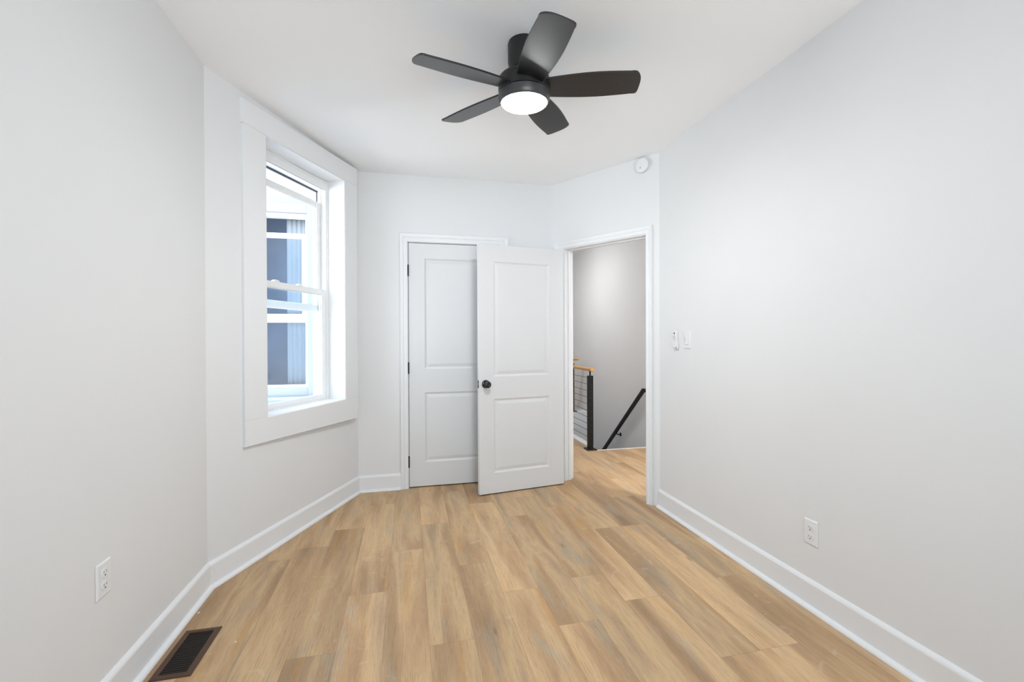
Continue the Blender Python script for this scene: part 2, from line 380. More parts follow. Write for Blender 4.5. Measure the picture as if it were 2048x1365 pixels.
# ------------------------------------------------------------------ baseboards
def sweep(poly, prof, names):
    """poly: room outline points in clockwise order (room on the right); prof: (n into room, z)"""
    n=len(poly); dirs=[(poly[i+1]-poly[i]).normalized() for i in range(n-1)]
    def right(d): return Vector((d.y,-d.x))
    miters=[]
    for i in range(n):
        if i==0: m=right(dirs[0])
        elif i==n-1: m=right(dirs[-1])
        else:
            a,b=right(dirs[i-1]),right(dirs[i]); m=(a+b).normalized(); m=m/m.dot(a)
        miters.append(m)
    for i,nm in enumerate(names):
        bm=NB(); r0=[];r1=[]
        for (o,z) in prof:
            p=poly[i]+miters[i]*o; q=poly[i+1]+miters[i+1]*o
            r0.append(bm.verts.new((p.x,p.y,z))); r1.append(bm.verts.new((q.x,q.y,z)))
        k=len(prof)
        for j in range(k): bm.faces.new([r0[j],r0[(j+1)%k],r1[(j+1)%k],r1[j]])
        bm.faces.new(r0[::-1]); bm.faces.new(r1)
        struct(link(nm[0],bm,TRIM),nm[1],'baseboard')
qr=[(.014+.019*math.cos(a), .019*math.sin(a)) for a in [i*math.pi/2/6 for i in range(7)]]
prof=[(-.002,0)]+[(.033,0)]+qr[1:]+[(.014,.114),(.012,.120),(.008,.126),(.004,.131),(-.002,.132)]
prof=[(a,max(b,.0005)) for a,b in prof]
sweep([LL,A,B,Vector((-.068,3.86))],prof,[('baseboard_left','tall white baseboard along the left wall beside the floor register'),('baseboard_window','tall white baseboard under the window'),('baseboard_back','short white baseboard between the window corner and closet door')])
sweep([D,RR,LL],prof,[('baseboard_right','tall white baseboard along the right wall'),('baseboard_rear','white baseboard behind the camera')])

# ------------------------------------------------------------------ door casings
def casing(bm, M, x0,x1,z1, wl, wr, wt, t=.018, side=1, z0=0.0):
    """mitred stepped casing; faces local y = -side (room side negative y)"""
    def prf(w): return [(0,.0),(0,.009),(.005,.013),(w*.45,.014),(w*.52,.011),(w*.60,.015),(w*.93,t),(w,t-.004),(w,0)]
    P=[]
    pl,pr,pt=prf(wl),prf(wr),prf(wt); k=len(pl)
    rows=[[(x0-pl[i][0],z0,pl[i][1]) for i in range(k)],
          [(x0-pl[i][0],z1+pt[i][0],pt[i][1]) for i in range(k)],
          [(x1+pr[i][0],z1+pt[i][0],pt[i][1]) for i in range(k)],
          [(x1+pr[i][0],z0,pr[i][1]) for i in range(k)]]
    R_=[[bm.verts.new(M@Vector((a,-side*(c),b))) for a,b,c in row] for row in rows]
    for a,b in zip(R_,R_[1:]):
        for i in range(k-1): bm.faces.new([a[i],a[i+1],b[i+1],b[i]])
    bm.faces.new(R_[0]); bm.faces.new(R_[-1][::-1])
# closet: local frame of back wall starts at B; use world x offset
Mc = frame((0,3.86,0),(1,0,0))
t1=empty('trim_1',(.385,3.86,0)); struct(t1,'white moulded casing around the closed closet door','trim')
bm=NB(); casing(bm,Mc,CX0-.004,CX1+.004,CZ+.004,.064,.075,.072); link('casing',bm,TRIM,t1)
bm=NB(); box(bm,CX0-.018,CX0-.001,0,.115,0,CZ+.018,Mc); box(bm,CX1+.001,CX1+.018,0,.115,0,CZ+.018,Mc); box(bm,CX0-.018,CX1+.018,0,.115,CZ+.001,CZ+.018,Mc)
box(bm,CX0-.001,CX0+.011,.045,.08,0,CZ,Mc); box(bm,CX1-.011,CX1+.001,.045,.08,0,CZ,Mc); box(bm,CX0,CX1,.045,.08,CZ-.011,CZ+.001,Mc)
link('jamb',bm,TRIM,t1,bevel=.0015)
t2=empty('trim_2',(*(C+(D-C)*.5),0)); struct(t2,'white moulded casing and jambs around the open doorway','trim')
bm=NB(); casing(bm,Md,DS0-.005,DS1+.005,DZ+.006,.10,.052,.060,t=.02); link('casing',bm,TRIM,t2)
bm=NB(); box(bm,DS0-.018,DS0,-.004,.118,0,DZ+.018,Md); box(bm,DS1,DS1+.018,-.004,.118,0,DZ+.018,Md); box(bm,DS0-.018,DS1+.018,-.004,.118,DZ,DZ+.018,Md)
link('jamb',bm,TRIM,t2,bevel=.0015)
bm=NB(); box(bm,DS0,DS0+.011,.042,.076,0,DZ,Md); box(bm,DS1-.011,DS1,.042,.076,0,DZ,Md); box(bm,DS0,DS1,.042,.076,DZ-.011,DZ,Md)
link('door_stop',bm,TRIM,t2,bevel=.002)
bm=NB(); casing(bm,Md@Matrix.Translation((0,.115,0)),DS0-.005,DS1+.005,DZ+.006,.06,.06,.06,side=-1); link('hall_casing',bm,TRIM,t2)
bm=NB(); box(bm,DS1-.0035,DS1+.002,.004,.034,.855,.915,Md); sp=link('strike_plate',bm,BLACK,t2,bevel=.001); sp['label']='black strike plate on the right door jamb'

# ------------------------------------------------------------------ doors
def door_mesh(bm, M, Wd, Hd, T, panels):
    """front face at y=0, back at y=T; panels (x0,x1,z0,z1) recessed on both faces"""
    xs=sorted({0,Wd,*[p[0] for p in panels],*[p[1] for p in panels]}); zs=sorted({0,Hd,*[p[2] for p in panels],*[p[3] for p in panels]})
    for side in (0,1):
        def pt(x,z,d): return bm.verts.new(M@Vector((x,(T-d) if side else d,z)))
        for i in range(len(xs)-1):
            for j in range(len(zs)-1):
                x0,x1,z0,z1=xs[i],xs[i+1],zs[j],zs[j+1]
                pan=any(p[0]<(x0+x1)/2<p[1] and p[2]<(z0+z1)/2<p[3] for p in panels)
                if not pan: bm.faces.new([pt(x0,z0,0),pt(x1,z0,0),pt(x1,z1,0),pt(x0,z1,0)]); continue
                rings=[]
                for ins,d in ((0,0),(.005,.002),(.011,.0065),(.017,.0085),(.021,.0085),(.027,.0065),(.042,.003),(.047,.0025)):
                    rings.append([pt(x0+ins,z0+ins,d),pt(x1-ins,z0+ins,d),pt(x1-ins,z1-ins,d),pt(x0+ins,z1-ins,d)])
                for a,b in zip(rings,rings[1:]):
                    for q in range(4): bm.faces.new([a[q],a[(q+1)%4],b[(q+1)%4],b[q]])
                bm.faces.new(rings[-1])
    for (a,b) in (((0,0),(0,Hd)),((Wd,0),(Wd,Hd)),((0,0),(Wd,0)),((0,Hd),(Wd,Hd))):
        bm.faces.new([bm.verts.new(M@Vector((a[0],0,a[1]))),bm.verts.new(M@Vector((b[0],0,b[1]))),bm.verts.new(M@Vector((b[0],T,b[1]))),bm.verts.new(M@Vector((a[0],T,a[1])))])
    bmesh.ops.remove_doubles(bm,verts=bm.verts[:],dist=1e-5)
def hinge(parent, M, x, y, z, m, label=None, hh=.09, r=.0065, leaf=True):
    bm=NB()
    for k in range(5):
        lathe(bm,[(r*.93,0),(r,.001),(r,hh/5-.001),(r*.93,hh/5)],M@Matrix.Translation((x,y,z+k*hh/5)),14)
    lathe(bm,[(r*.5,-.004),(r*.9,-.002),(r*.9,0)],M@Matrix.Translation((x,y,z)),14); lathe(bm,[(r*.9,0),(r*.9,.002),(r*.5,.004)],M@Matrix.Translation((x,y,z+hh)),14)
    if leaf: box(bm,x-.003,x+.003,y+.002,y+.02,z,z+hh,M)
    o=link('hinge',bm,m,parent,smooth=True)
    if label: o['label']=label
    return o
def knob(parent, M, x, y, z, side):
    """side -1: out of the y=0 face; +1: out of the y=T face"""
    rot=Matrix.Rotation(math.radians(90),4,'X') if side<0 else Matrix.Rotation(math.radians(-90),4,'X')
    N_=M@Matrix.Translation((x,y,z))@rot
    bm=NB(); lathe(bm,[(.033,0),(.033,.004),(.031,.008),(.024,.011),(.014,.012)],N_,40); r=link('knob_rosette',bm,KNOB,parent,smooth=True)
    bm=NB(); lathe(bm,[(.012,.010),(.011,.022),(.014,.030),(.022,.036),(.0265,.044),(.0275,.052),(.0255,.060),(.020,.065),(.014,.066),(.012,.0645),(.006,.0645),(0,.0645)],N_,40,cap1=False)
    k=link('door_knob',bm,KNOB,parent,smooth=True); k['label']='glossy black round door knob'
T=.035
# closet door (closed)
Md2=frame((CX0+.003,3.860,.010),(1,0,0)); DW=CX1-CX0-.006
bm=NB(); door_mesh(bm,Md2,DW,CZ-.014,T,[(.128,DW-.128,.198,.785),(.128,DW-.128,.978,1.905)])
d1=link('door_1',bm,DOORP); struct(d1,'closed white two-panel closet door with three black hinges','door')
for z in (.175,.955,1.765): hinge(d1,Mc,CX0-.001,-.006,z,BLACK,'black hinge')
knob(d1,Md2,DW-.055,0,.872,-1)
# open door leaf
lf=Vector((.9866,.163)).normalized(); P0=Vector((.54,3.517))+Vector((-.163,.9866))*.012
Ml=frame((P0.x,P0.y,.010),lf); LWd=.752
bm=NB(); door_mesh(bm,Ml,LWd,1.978,T,[(.122,LWd-.135,.158,.752),(.122,LWd-.135,.928,1.848)])
d2=link('door_2',bm,DOORP); struct(d2,'open white two-panel door with black knob swung in front of the closet','door')
knob(d2,Ml,.056,0,.872,-1); knob(d2,Ml,.056,T,.872,1)
bm=NB(); box(bm,-.0015,.002,.006,T-.006,.842,.902,Ml); o=link('latch_plate',bm,BLACK,d2,bevel=.0008); o['label']='black latch plate on the door edge'
bm=NB(); box(bm,-.009,.0,.012,T-.012,.863,.881,Ml); o=link('latch_bolt',bm,NICKEL,d2,bevel=.002)
for z in (.18,.95,1.70):
    bm=NB(); hz=z
    lathe(bm,[(.0065,0),(.0065,.09)],Ml@Matrix.Translation((LWd+.009,T+.012,hz)),16)
    box(bm,LWd-.002,LWd+.003,.006,T+.008,hz,hz+.09,Ml); o=link('hinge',bm,NICKEL,d2,smooth=True); o['label']='pale metal hinge'

# ------------------------------------------------------------------ window 1
w1=empty('window_1',(WO.x+WX.x*-.65,WO.y+WX.y*-.65,.63)); struct(w1,'tall white double-hung window with wide flat casing and lowered top sash','window')
# y outwards in MW, so room side is -y
o0,o1=-1.215,-.083
bm=NB(); prism(bm,[(o0-.006,2.425),(S0,2.4255),(S1,2.4405),(o1,2.4425),(o1,2.580),(o0-.006,2.557)],0,.055,MW); link('head_casing',bm,TRIM,w1,bevel=.0015)
bm=NB(); prism(bm,[(o0,.652),(o1-.002,.622),(o1-.002,.784),(S1,.784),(S0,.789),(o0,.795)],0,.055,MW); link('bottom_casing',bm,TRIM,w1,bevel=.0015)
bm=NB(); prism(bm,[(o0,.7955),(S0,.789),(S0,2.425),(o0,2.4245)],0.0005,.055,MW); link('side_casing',bm,TRIM,w1,bevel=.0015)
bm=NB(); prism(bm,[(S1,.7845),(o1,.7845),(o1,2.442),(S1,2.440)],0.0005,.055,MW); link('side_casing',bm,TRIM,w1,bevel=.0015)
e=.007; LD=.150
bm=NB()
box(bm,S0-.02,S0+e,.004,LD,.77,2.45,MW); box(bm,S1-e,S1+.02,.004,LD,.77,2.45,MW)
prism(bm,[(S0,2.4185),(S1,2.4335),(S1,2.46),(S0,2.46)],.004,LD,MW)
link('reveal_lining',bm,TRIM,w1,bevel=.001)
bm=NB(); box(bm,S0-.02,S1+.02,.003,LD,.765,.784+.006,MW); link('sill',bm,TRIM,w1,bevel=.002)
# vinyl master frame
a0,a1=S0+e,S1-e; ft=.024; HB=2.362
bm=NB()
def ring(bm,x0,x1,z0,z1,w,y0,y1,M,wt=None,wb=None):
    wt=w if wt is None else wt; wb=w if wb is None else wb
    box(bm,x0,x0+w,y0,y1,z0,z1,M); box(bm,x1-w,x1,y0,y1,z0,z1,M)
    box(bm,x0+w,x1-w,y0,y1,z1-wt,z1,M); box(bm,x0+w,x1-w,y0,y1,z0,z0+wb,M)
ring(bm,a0,a1,.786,2.43,ft,.148,.262,MW,wt=2.43-HB,wb=.012)
# face flange and track ribs
ring(bm,a0,a1,.788,2.425,.012,.142,.149,MW)
box(bm,a0+ft,a0+ft+.007,.185,.189,.8,HB,MW); box(bm,a1-ft-.007,a1-ft,.185,.189,.8,HB,MW)
box(bm,a0+ft,a1-ft,.150,.158,HB-.0,HB+.03,MW)
link('window_frame',bm,VINYL,w1,bevel=.0012)
bm=NB(); box(bm,a0+ft,a1-ft,.214,.232,HB-.007,HB+.001,MW); box(bm,a1-ft-.004,a1-ft+.001,.218,.226,2.26,HB,MW); link('weatherstrip',bm,RUBBER,w1)
def sash(name, x0,x1,z0,z1,y0,y1,st,tr,br,M,parent,m=VINYL,g=GLASS):
    bm=NB(); ring(bm,x0,x1,z0,z1,st,y0,y1,M,wt=tr,wb=br); yc=(y0+y1)/2
    s=link(name,bm,m,parent,bevel=.0025)
    bm=NB(); ring(bm,x0+st-.001,x1-st+.001,z0+br-.001,z1-tr+.001,.005,yc-.004,yc+.004,M); link('glazing_bead',bm,m,s)
    bm=NB(); vs=[bm.verts.new(M@Vector(p)) for p in ((x0+st-.004,yc,z0+br-.004),(x1-st+.004,yc,z0+br-.004),(x1-st+.004,yc,z1-tr+.004),(x0+st-.004,yc,z1-tr+.004))]; bm.faces.new(vs)
    link('glass_pane',bm,g,s); return s
x0,x1=a0+ft,a1-ft
ls=sash('lower_sash',x0,x1,.798,1.614,.152,.182,.046,.040,.034,MW,w1)
us=sash('upper_sash',x0,x1,1.447,2.270,.190,.218,.046,.040,.048,MW,w1)
for xx in (-.55,-.78):
    bm=NB(); prism(bm,[(xx-.028,1.614),(xx+.028,1.614),(xx+.022,1.622),(xx+.008,1.627),(xx-.012,1.627),(xx-.022,1.622)],.154,.18,MW)
    link('sash_lock',bm,VINYL,ls,bevel=.002)
for xx in (-.42,-.88):
    bm=NB(); prism(bm,[(xx-.02,1.495),(xx+.02,1.495),(xx+.012,1.503),(xx-.012,1.503)],.192,.21,MW); link('tilt_latch',bm,VINYL,us,bevel=.001)

c1=WO+WX*((S0+S1)/2); no=Vector((-WX.y,WX.x))
pc=c1+no*.30
portal('sky_portal_side', face_matrix((pc.x,pc.y,1.6),(-no.x,-no.y,0)), 1.0,1.9)

# rear window (unseen, added behind the camera to light the room)
w2=empty('window_2',((XL+XR)/2,YR-.1,.62)); struct(w2,'wide white window added to the unseen wall behind the camera to bring in light','window')
bm=NB(); ring(bm,RW[0],RW[1],RW[2],RW[3],.04,.06,.14,Mq); box(bm,(RW[0]+RW[1])/2-.03,(RW[0]+RW[1])/2+.03,.06,.14,RW[2],RW[3],Mq); link('window_frame',bm,VINYL,w2,bevel=.003)
bm=NB(); ring(bm,RW[0]-.08,RW[1]+.08,RW[2]-.08,RW[3]+.08,.08,-.018,.0,Mq); link('casing',bm,TRIM,w2,bevel=.002)
bm=NB(); vs=[bm.verts.new(Mq@Vector(p)) for p in ((RW[0]+.04,.1,RW[2]+.04),(RW[1]-.04,.1,RW[2]+.04),(RW[1]-.04,.1,RW[3]-.04),(RW[0]+.04,.1,RW[3]-.04))]; bm.faces.new(vs); link('glass_pane',bm,GLASS,w2)
portal('sky_portal_rear', face_matrix((Mq@Vector(((RW[0]+RW[1])/2,.24,(RW[2]+RW[3])/2))),(0,1,0)), 2.15,2.0)

# ------------------------------------------------------------------ outside: neighbouring wall with its window
nb=empty('neighbouring_house',(-2.0,4.6,-3)); tag(nb,'white house wall with a double-hung window seen close outside the window','house')
Mn=frame((0,4.6,0),(1,0,0)); NX0,NX1,NZ0,NZ1=-1.84,-.925,.74,2.43
bm=NB(); Ms=frame((-4.2,4.62,0),(1,0,0)); slab(bm,Ms,4.1,-3,6.0,.12,holes=[(NX0+4.2,NX1+4.2,NZ0,NZ1)]); link('siding',bm,SIDING,nb)  # wall carried up out of view to hold back sky light
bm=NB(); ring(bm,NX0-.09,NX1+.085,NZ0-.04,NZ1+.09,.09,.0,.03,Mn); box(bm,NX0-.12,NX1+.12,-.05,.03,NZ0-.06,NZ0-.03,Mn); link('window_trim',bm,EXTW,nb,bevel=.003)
bm=NB(); ring(bm,NX0,NX1,NZ0,NZ1,.022,.03,.12,Mn,wb=.04,wt=.035); link('window_frame',bm,VINYL,nb,bevel=.002)
sash('upper_sash',NX0+.022,NX1-.022,1.44,2.25,.07,.095,.040,.045,.04,Mn,nb,g=GLASS2)
sash('lower_sash',NX0+.022,NX1-.018,.775,1.445,.10,.125,.020,.038,.03,Mn,nb,g=GLASS2)
bm=NB()
n=26; cx0,cx1=-1.15,-.93
for i in range(n):
    xa=cx0+(cx1-cx0)*i/n; xb=cx0+(cx1-cx0)*(i+1)/n
    ya=4.80+.004*math.sin(i*1.25); yb=4.80+.004*math.sin((i+1)*1.25)
    vs=[bm.verts.new(p) for p in ((xa,ya,.76),(xb,yb,.76),(xb,yb,2.44),(xa,ya,2.44))]; bm.faces.new(vs)
bmesh.ops.remove_doubles(bm,verts=bm.verts[:],dist=1e-5)
ct=link('curtain',bm,CURT,smooth=True); sd=ct.modifiers.new('thick','SOLIDIFY'); sd.thickness=.004
tag(ct,'pale grey curtain hanging at the right inside the neighbouring window','curtain')
bm=NB(); box(bm,-2.4,-2.36,4.76,5.8,.3,2.7); box(bm,-.6,-.56,4.76,5.8,.3,2.7); box(bm,-2.4,-.56,5.8,5.84,.3,2.7); box(bm,-2.4,-.56,4.76,5.84,.3,.34); box(bm,-2.4,-.56,4.76,5.84,2.66,2.7)
link('room_interior',bm,SLATE,nb)
bm=NB(); box(bm,-.52,-.48,3.97,4.62,-3,5.8); struct(link('wall_outside',bm,EXTW),'white outside wall beside the window','wall')  # raised beyond view as well, to cut light from the sky
bm=NB(); box(bm,-9,-1.2,-6,4.7,-3.1,-3.0); tag(link('yard',bm,EXTG),'grey paved yard below the window','ground',kind='structure')

# ------------------------------------------------------------------ ceiling fan
FX,FY=.525,2.03
fan=empty('ceiling_fan',(FX,FY,H)); tag(fan,'black five-blade ceiling fan with a lit round lamp','ceiling fan')
MF=Matrix.Translation((FX,FY,0))
PV=Matrix.Translation((FX,FY,2.44)); TILT=PV@Matrix.Rotation(math.radians(2.9),4,'X')@Matrix.Rotation(math.radians(-1.0),4,'Y')@PV.inverted()
bm=NB(); lathe(bm,[(.072,2.5995),(.074,2.592),(.074,2.515),(.071,2.495),(.060,2.472),(.050,2.456),(.048,2.435)],MF,64); link('canopy',bm,FANB,fan,smooth=True)
MF=TILT@MF
bm=NB(); lathe(bm,[(.045,2.448),(.098,2.448),(.110,2.444),(.117,2.436),(.119,2.425),(.119,2.377),(.117,2.3745),(.090,2.3745)],MF,72); link('motor_housing',bm,FANB,fan,smooth=True)
bm=NB(); lathe(bm,[(.090,2.3725),(.1165,2.3725),(.119,2.370),(.1185,2.350),(.114,2.334),(.1095,2.328),(.106,2.328),(.105,2.336),(.09,2.34)],MF,72); lk=link('light_kit',bm,mat('lamp-lightened satin ring',(.045,.045,.046),.33),fan,smooth=True)  # ring colour lightened in place of the lamp's glow on it
prof=[(.1045,2.338),(.105,2.330),(.103,2.3245),(.096,2.320),(.080,2.3155),(.05,2.312),(.02,2.3105),(0,2.3105)]
bm=NB(); lathe(bm,prof,MF,72,cap0=True,cap1=False); df=link('lamp_diffuser',bm,DIFF,lk,smooth=True); df['label']='glowing white round lamp cover'
BR0,BR1=.100,.518
def blade_outline():
    pts=[]
    # leading edge (+t) and trailing edge (-t): narrow root, widest past the middle, rounded corners
    def half(u):  return .058+.018*math.sin(min(u/.62,1)*math.pi/2) - (.007*((u-.62)/.38)**1.6 if u>.62 else 0)
    n=26
    top=[(BR0+(BR1-.03-BR0)*i/n, half(i/n)) for i in range(n+1)]
    bot=[(BR0+(BR1-.045-BR0)*i/n, -half(i/n)*1.0) for i in range(n+1)]
    a=top[-1]; b=bot[-1]
    tip=[]
    ctrl=[a,(BR1-.004,a[1]-.004),(BR1+.004,a[1]*.35),(BR1+.003,b[1]*.45),(BR1-.016,b[1]+.004),b]
    # smooth the tip with a Catmull-Rom pass
    P=[top[-2]]+ctrl+[bot[-2]]
    for i in range(1,len(P)-2):
        for k in range(6):
            t=k/6; p=[]
            for c in (0,1):
                q0,q1,q2,q3=P[i-1][c],P[i][c],P[i+1][c],P[i+2][c]
                p.append(.5*(2*q1+(-q0+q2)*t+(2*q0-5*q1+4*q2-q3)*t*t+(-q0+3*q1-3*q2+q3)*t**3))
            tip.append(tuple(p))
    return top[:-1]+tip+bot[::-1]
outl=blade_outline(); pitchb=math.radians(12.5)
for k in range(5):
    th=math.radians(53.4+72*k)
    Mbk=MF@Matrix.Translation((0,0,2.394))@Matrix.Rotation(th,4,'Z')@Matrix.Rotation(-pitchb,4,'X')
    bm=NB(); uvl=bm.loops.layers.uv.new('UVMap')
    prismz(bm,outl,-.004,.004)
    for f in bm.faces:
        for lp in f.loops: lp[uvl].uv=(lp.vert.co.x,lp.vert.co.y)
    bm.transform(Mbk); bl=link('fan_blade',bm,BLADE,fan,bevel=.0012)
    bm=NB(); prismz(bm,[(.06,-.03),(.115,-.036),(.135,-.02),(.135,.02),(.115,.036),(.06,.03)],.0035,.009); bm.transform(Mbk); link('blade_bracket',bm,FANB,bl,bevel=.001)

# ------------------------------------------------------------------ smoke detector on the doorway wall
ddir=(D-C).normalized(); 
dn=Vector((ddir.y,-ddir.x))  # right of travel = into the room
pc=C+ddir*.893
MS=Matrix.Translation((pc.x,pc.y,2.535))@Matrix(((ddir.x,0,dn.x,0),(ddir.y,0,dn.y,0),(0,1,0,0),(0,0,0,1)))
sm=empty('smoke_detector',(pc.x,pc.y,2.535)); tag(sm,'round white smoke detector high on the wall above the doorway','smoke detector')
bm=NB(); lathe(bm,[(.056,.0005),(.056,.008),(.054,.009)],MS,48); link('mounting_base',bm,PLAST,sm,smooth=True)
bm=NB(); lathe(bm,[(.055,.010),(.055,.022),(.052,.028),(.046,.031),(.02,.032),(0,.032)],MS,48,cap1=False); link('detector_cover',bm,PLAST,sm,smooth=True)
bm=NB(); lathe(bm,[(.013,.0315),(.013,.034),(.011,.035),(0,.035)],MS@Matrix.Translation((-.006,.004,0)),28,cap1=False); link('test_button',bm,PLAST,sm,smooth=True)
bm=NB(); lathe(bm,[(.004,.0315),(.004,.0335)],MS@Matrix.Translation((-.006,-.02,0)),16); link('indicator_light',bm,GREYP,sm)
bm=NB()
for a in range(0,360,12):
    r=math.radians(a); box(bm,.0545,.0555,-.002,.002,.012,.02,MS@Matrix.Rotation(r,4,'Z'))
link('vent_slots',bm,GREYP,sm)

# ------------------------------------------------------------------ wall plates: local frame x = across, y = up, z = out of the wall
def pframe(p, n):
    n=Vector(n).normalized(); z=Vector((n.x,n.y,0)); y=Vector((0,0,1)); x=y.cross(z)
    return Matrix(((x.x,y.x,z.x,p[0]),(x.y,y.y,z.y,p[1]),(x.z,y.z,z.z,p[2]),(0,0,0,1)))
def plate(bm,M,w,h,t):
    ch=.004
    lo=[bm.verts.new(M@Vector((sx*w/2,sy*h/2,.0002))) for sx,sy in ((-1,-1),(1,-1),(1,1),(-1,1))]
    mid=[bm.verts.new(M@Vector((sx*w/2,sy*h/2,t*.45))) for sx,sy in ((-1,-1),(1,-1),(1,1),(-1,1))]
    hi=[bm.verts.new(M@Vector((sx*(w/2-ch),sy*(h/2-ch),t))) for sx,sy in ((-1,-1),(1,-1),(1,1),(-1,1))]
    for a,b in ((lo,mid),(mid,hi)):
        for i in range(4): bm.faces.new([a[i],a[(i+1)%4],b[(i+1)%4],b[i]])
    bm.faces.new(hi); bm.faces.new(lo[::-1])
def outlet(p,n,label):
    M=pframe(p,n); e_=empty('electrical_outlet',p); tag(e_,label,'outlet',group='duplex outlets on the walls')
    bm=NB(); plate(bm,M,.072,.115,.0065); link('cover_plate',bm,PLAST,e_,bevel=.001)
    for zc in (.0205,-.0205):
        bm=NB(); pts=[]
        for i in range(40):
            a=2*math.pi*i/40; pts.append((.0172*math.cos(a), max(-.0138,min(.0138,.0172*math.sin(a)))+zc))
        prismz(bm,pts,.004,.0085,M); sk=link('socket_face',bm,PLAST,e_,bevel=.0006)
        bm=NB(); box(bm,-.0072,-.0052,zc-.001,zc+.0075,.0082,.0089,M); box(bm,.0052,.0072,zc-.001,zc+.0065,.0082,.0089,M)
        link('slot_pair',bm,GREYP,sk)
        bm=NB(); lathe(bm,[(.0027,.0082),(.0027,.0089)],M@Matrix.Translation((0,zc-.0075,0)),16); link('ground_hole',bm,DARKP,sk)
    bm=NB(); lathe(bm,[(.003,.006),(.003,.0072),(.001,.0078)],M,16); link('screw',bm,PLAST,e_)
outlet((XL,1.741,.459),(1,0,0),'white duplex outlet low on the left wall above the floor register')
outlet((XR,1.716,.348),(-1,0,0),'white duplex outlet low on the long right wall')
# light switch
Mx=pframe((XR,2.658,1.229),(-1,0,0)); sw=empty('light_switch',(XR,2.658,1.229)); tag(sw,'white rocker light switch on the right wall beside the fan remote','light switch')
bm=NB(); plate(bm,Mx,.074,.118,.0065); link('switch_plate',bm,PLAST,sw,bevel=.001)
bm=NB(); box(bm,-.0175,.0175,-.034,.034,.005,.0075,Mx); link('rocker_frame',bm,PLAST,sw,bevel=.0006)
bm=NB(); prism(bm,[(-.031,.0078),(.031,.0078),(.031,.009),(0,.0088),(-.031,.0135)],-.0155,.0155,Mx@Matrix(((0,1,0,0),(1,0,0,0),(0,0,1,0),(0,0,0,1)))); link('rocker',bm,PLAST,sw,bevel=.0008)
# fan remote in its holder
def rrect(w,h,r,n=6):
    pts=[]
    for cx,cy,a0 in ((w/2-r,h/2-r,0),(-w/2+r,h/2-r,90),(-w/2+r,-h/2+r,180),(w/2-r,-h/2+r,270)):
        for i in range(n+1):
            a=math.radians(a0+90*i/n); pts.append((cx+r*math.cos(a),cy+r*math.sin(a)))
    return pts
Mh=pframe((XR,2.779,1.230),(-1,0,0))
ho=empty('remote_holder',(XR,2.779,1.23)); tag(ho,'white wall cradle holding the fan remote beside the light switch','remote holder')
bm=NB(); prismz(bm,rrect(.044,.118,.016),.0004,.004,Mh); link('back_plate',bm,PLAST,ho,bevel=.001)
bm=NB(); prismz(bm,[(-.024,-.062),(.024,-.062),(.024,-.018),(.0205,-.018),(.0205,-.0585),(-.0205,-.0585),(-.0205,-.018),(-.024,-.018)],.004,.019,Mh); link('cradle',bm,PLAST,ho,bevel=.001)
rm=empty('fan_remote',(XR-.012,2.779,1.233)); tag(rm,'slim white fan remote with small buttons, resting in its wall cradle','remote')
Mz=Mh@Matrix.Translation((0,.003,.0045))
bm=NB(); prismz(bm,rrect(.0385,.122,.017,8),0,.017,Mz); link('remote_body',bm,PLAST,rm,bevel=.003,seg=3)
bm=NB(); lathe(bm,[(.0062,.0165),(.0062,.0185),(.005,.0192)],Mz@Matrix.Translation((0,.040,0)),24); o=link('power_button',bm,DARKP,rm); o['label']='round black button'
for (bx,by) in ((-.008,.018),(.008,.018),(-.008,.006),(.008,.006)):
    bm=NB(); lathe(bm,[(.0036,.0165),(.0036,.018),(.003,.0184)],Mz@Matrix.Translation((bx,by,0)),18); link('remote_button',bm,GREYP,rm)
bm=NB(); box(bm,-.010,.010,-.008,-.004,.0165,.0178,Mz); link('remote_button',bm,mat('mid grey print',(.4,.4,.41),.5),rm,bevel=.0008)
bm=NB(); lathe(bm,[(.0018,.0165),(.0018,.0176)],Mz@Matrix.Translation((0,.029,0)),12); link('indicator_light',bm,GREYP,rm)

# ------------------------------------------------------------------ floor register
rg=empty('floor_register',(-.857,2.035,0)); tag(rg,'brown metal floor register beside the left baseboard','floor vent')
GX0,GX1,GY0,GY1=-.928,-.789,1.888,2.184; b1=.024
bm=NB()
outer=[(GX0,GY0),(GX1,GY0),(GX1,GY1),(GX0,GY1)]
def off(d): return [(GX0+d,GY0+d),(GX1-d,GY0+d),(GX1-d,GY1-d),(GX0+d,GY1-d)]
levels=[(0,.0003),(0,.0015),(.004,.0045),(b1-.004,.0055),(b1,.004),(b1,-.0035)]
rings=[[bm.verts.new((x,y,z)) for x,y in off(d)] for d,z in levels]
for a,b in zip(rings,rings[1:]):
    for i in range(4): bm.faces.new([a[i],a[(i+1)%4],b[(i+1)%4],b[i]])
link('register_frame',bm,BRONZE,rg)
bm=NB(); ix0,ix1,iy0,iy1=GX0+b1,GX1-b1,GY0+b1,GY1-b1
nl=19
for i in range(nl):
    yc=iy0+(iy1-iy0)*(i+.5)/nl
    Mv=Matrix.Translation(((ix0+ix1)/2,yc,.0036))@Matrix.Rotation(math.radians(-12),4,'X')
    box(bm,-(ix1-ix0)/2,(ix1-ix0)/2,-.0014,.0014,-.0006,.0006,Mv)
o=link('louver_grille',bm,mat('dark bronze louvers',lin((48,32,22)),.4,.3),rg)
bm=NB(); box(bm,ix0,ix1,iy0,iy1,.0004,.0008); link('duct_shade',bm,DUCT_SHADE,rg)  # black sheet stands in for the dark below the louvers

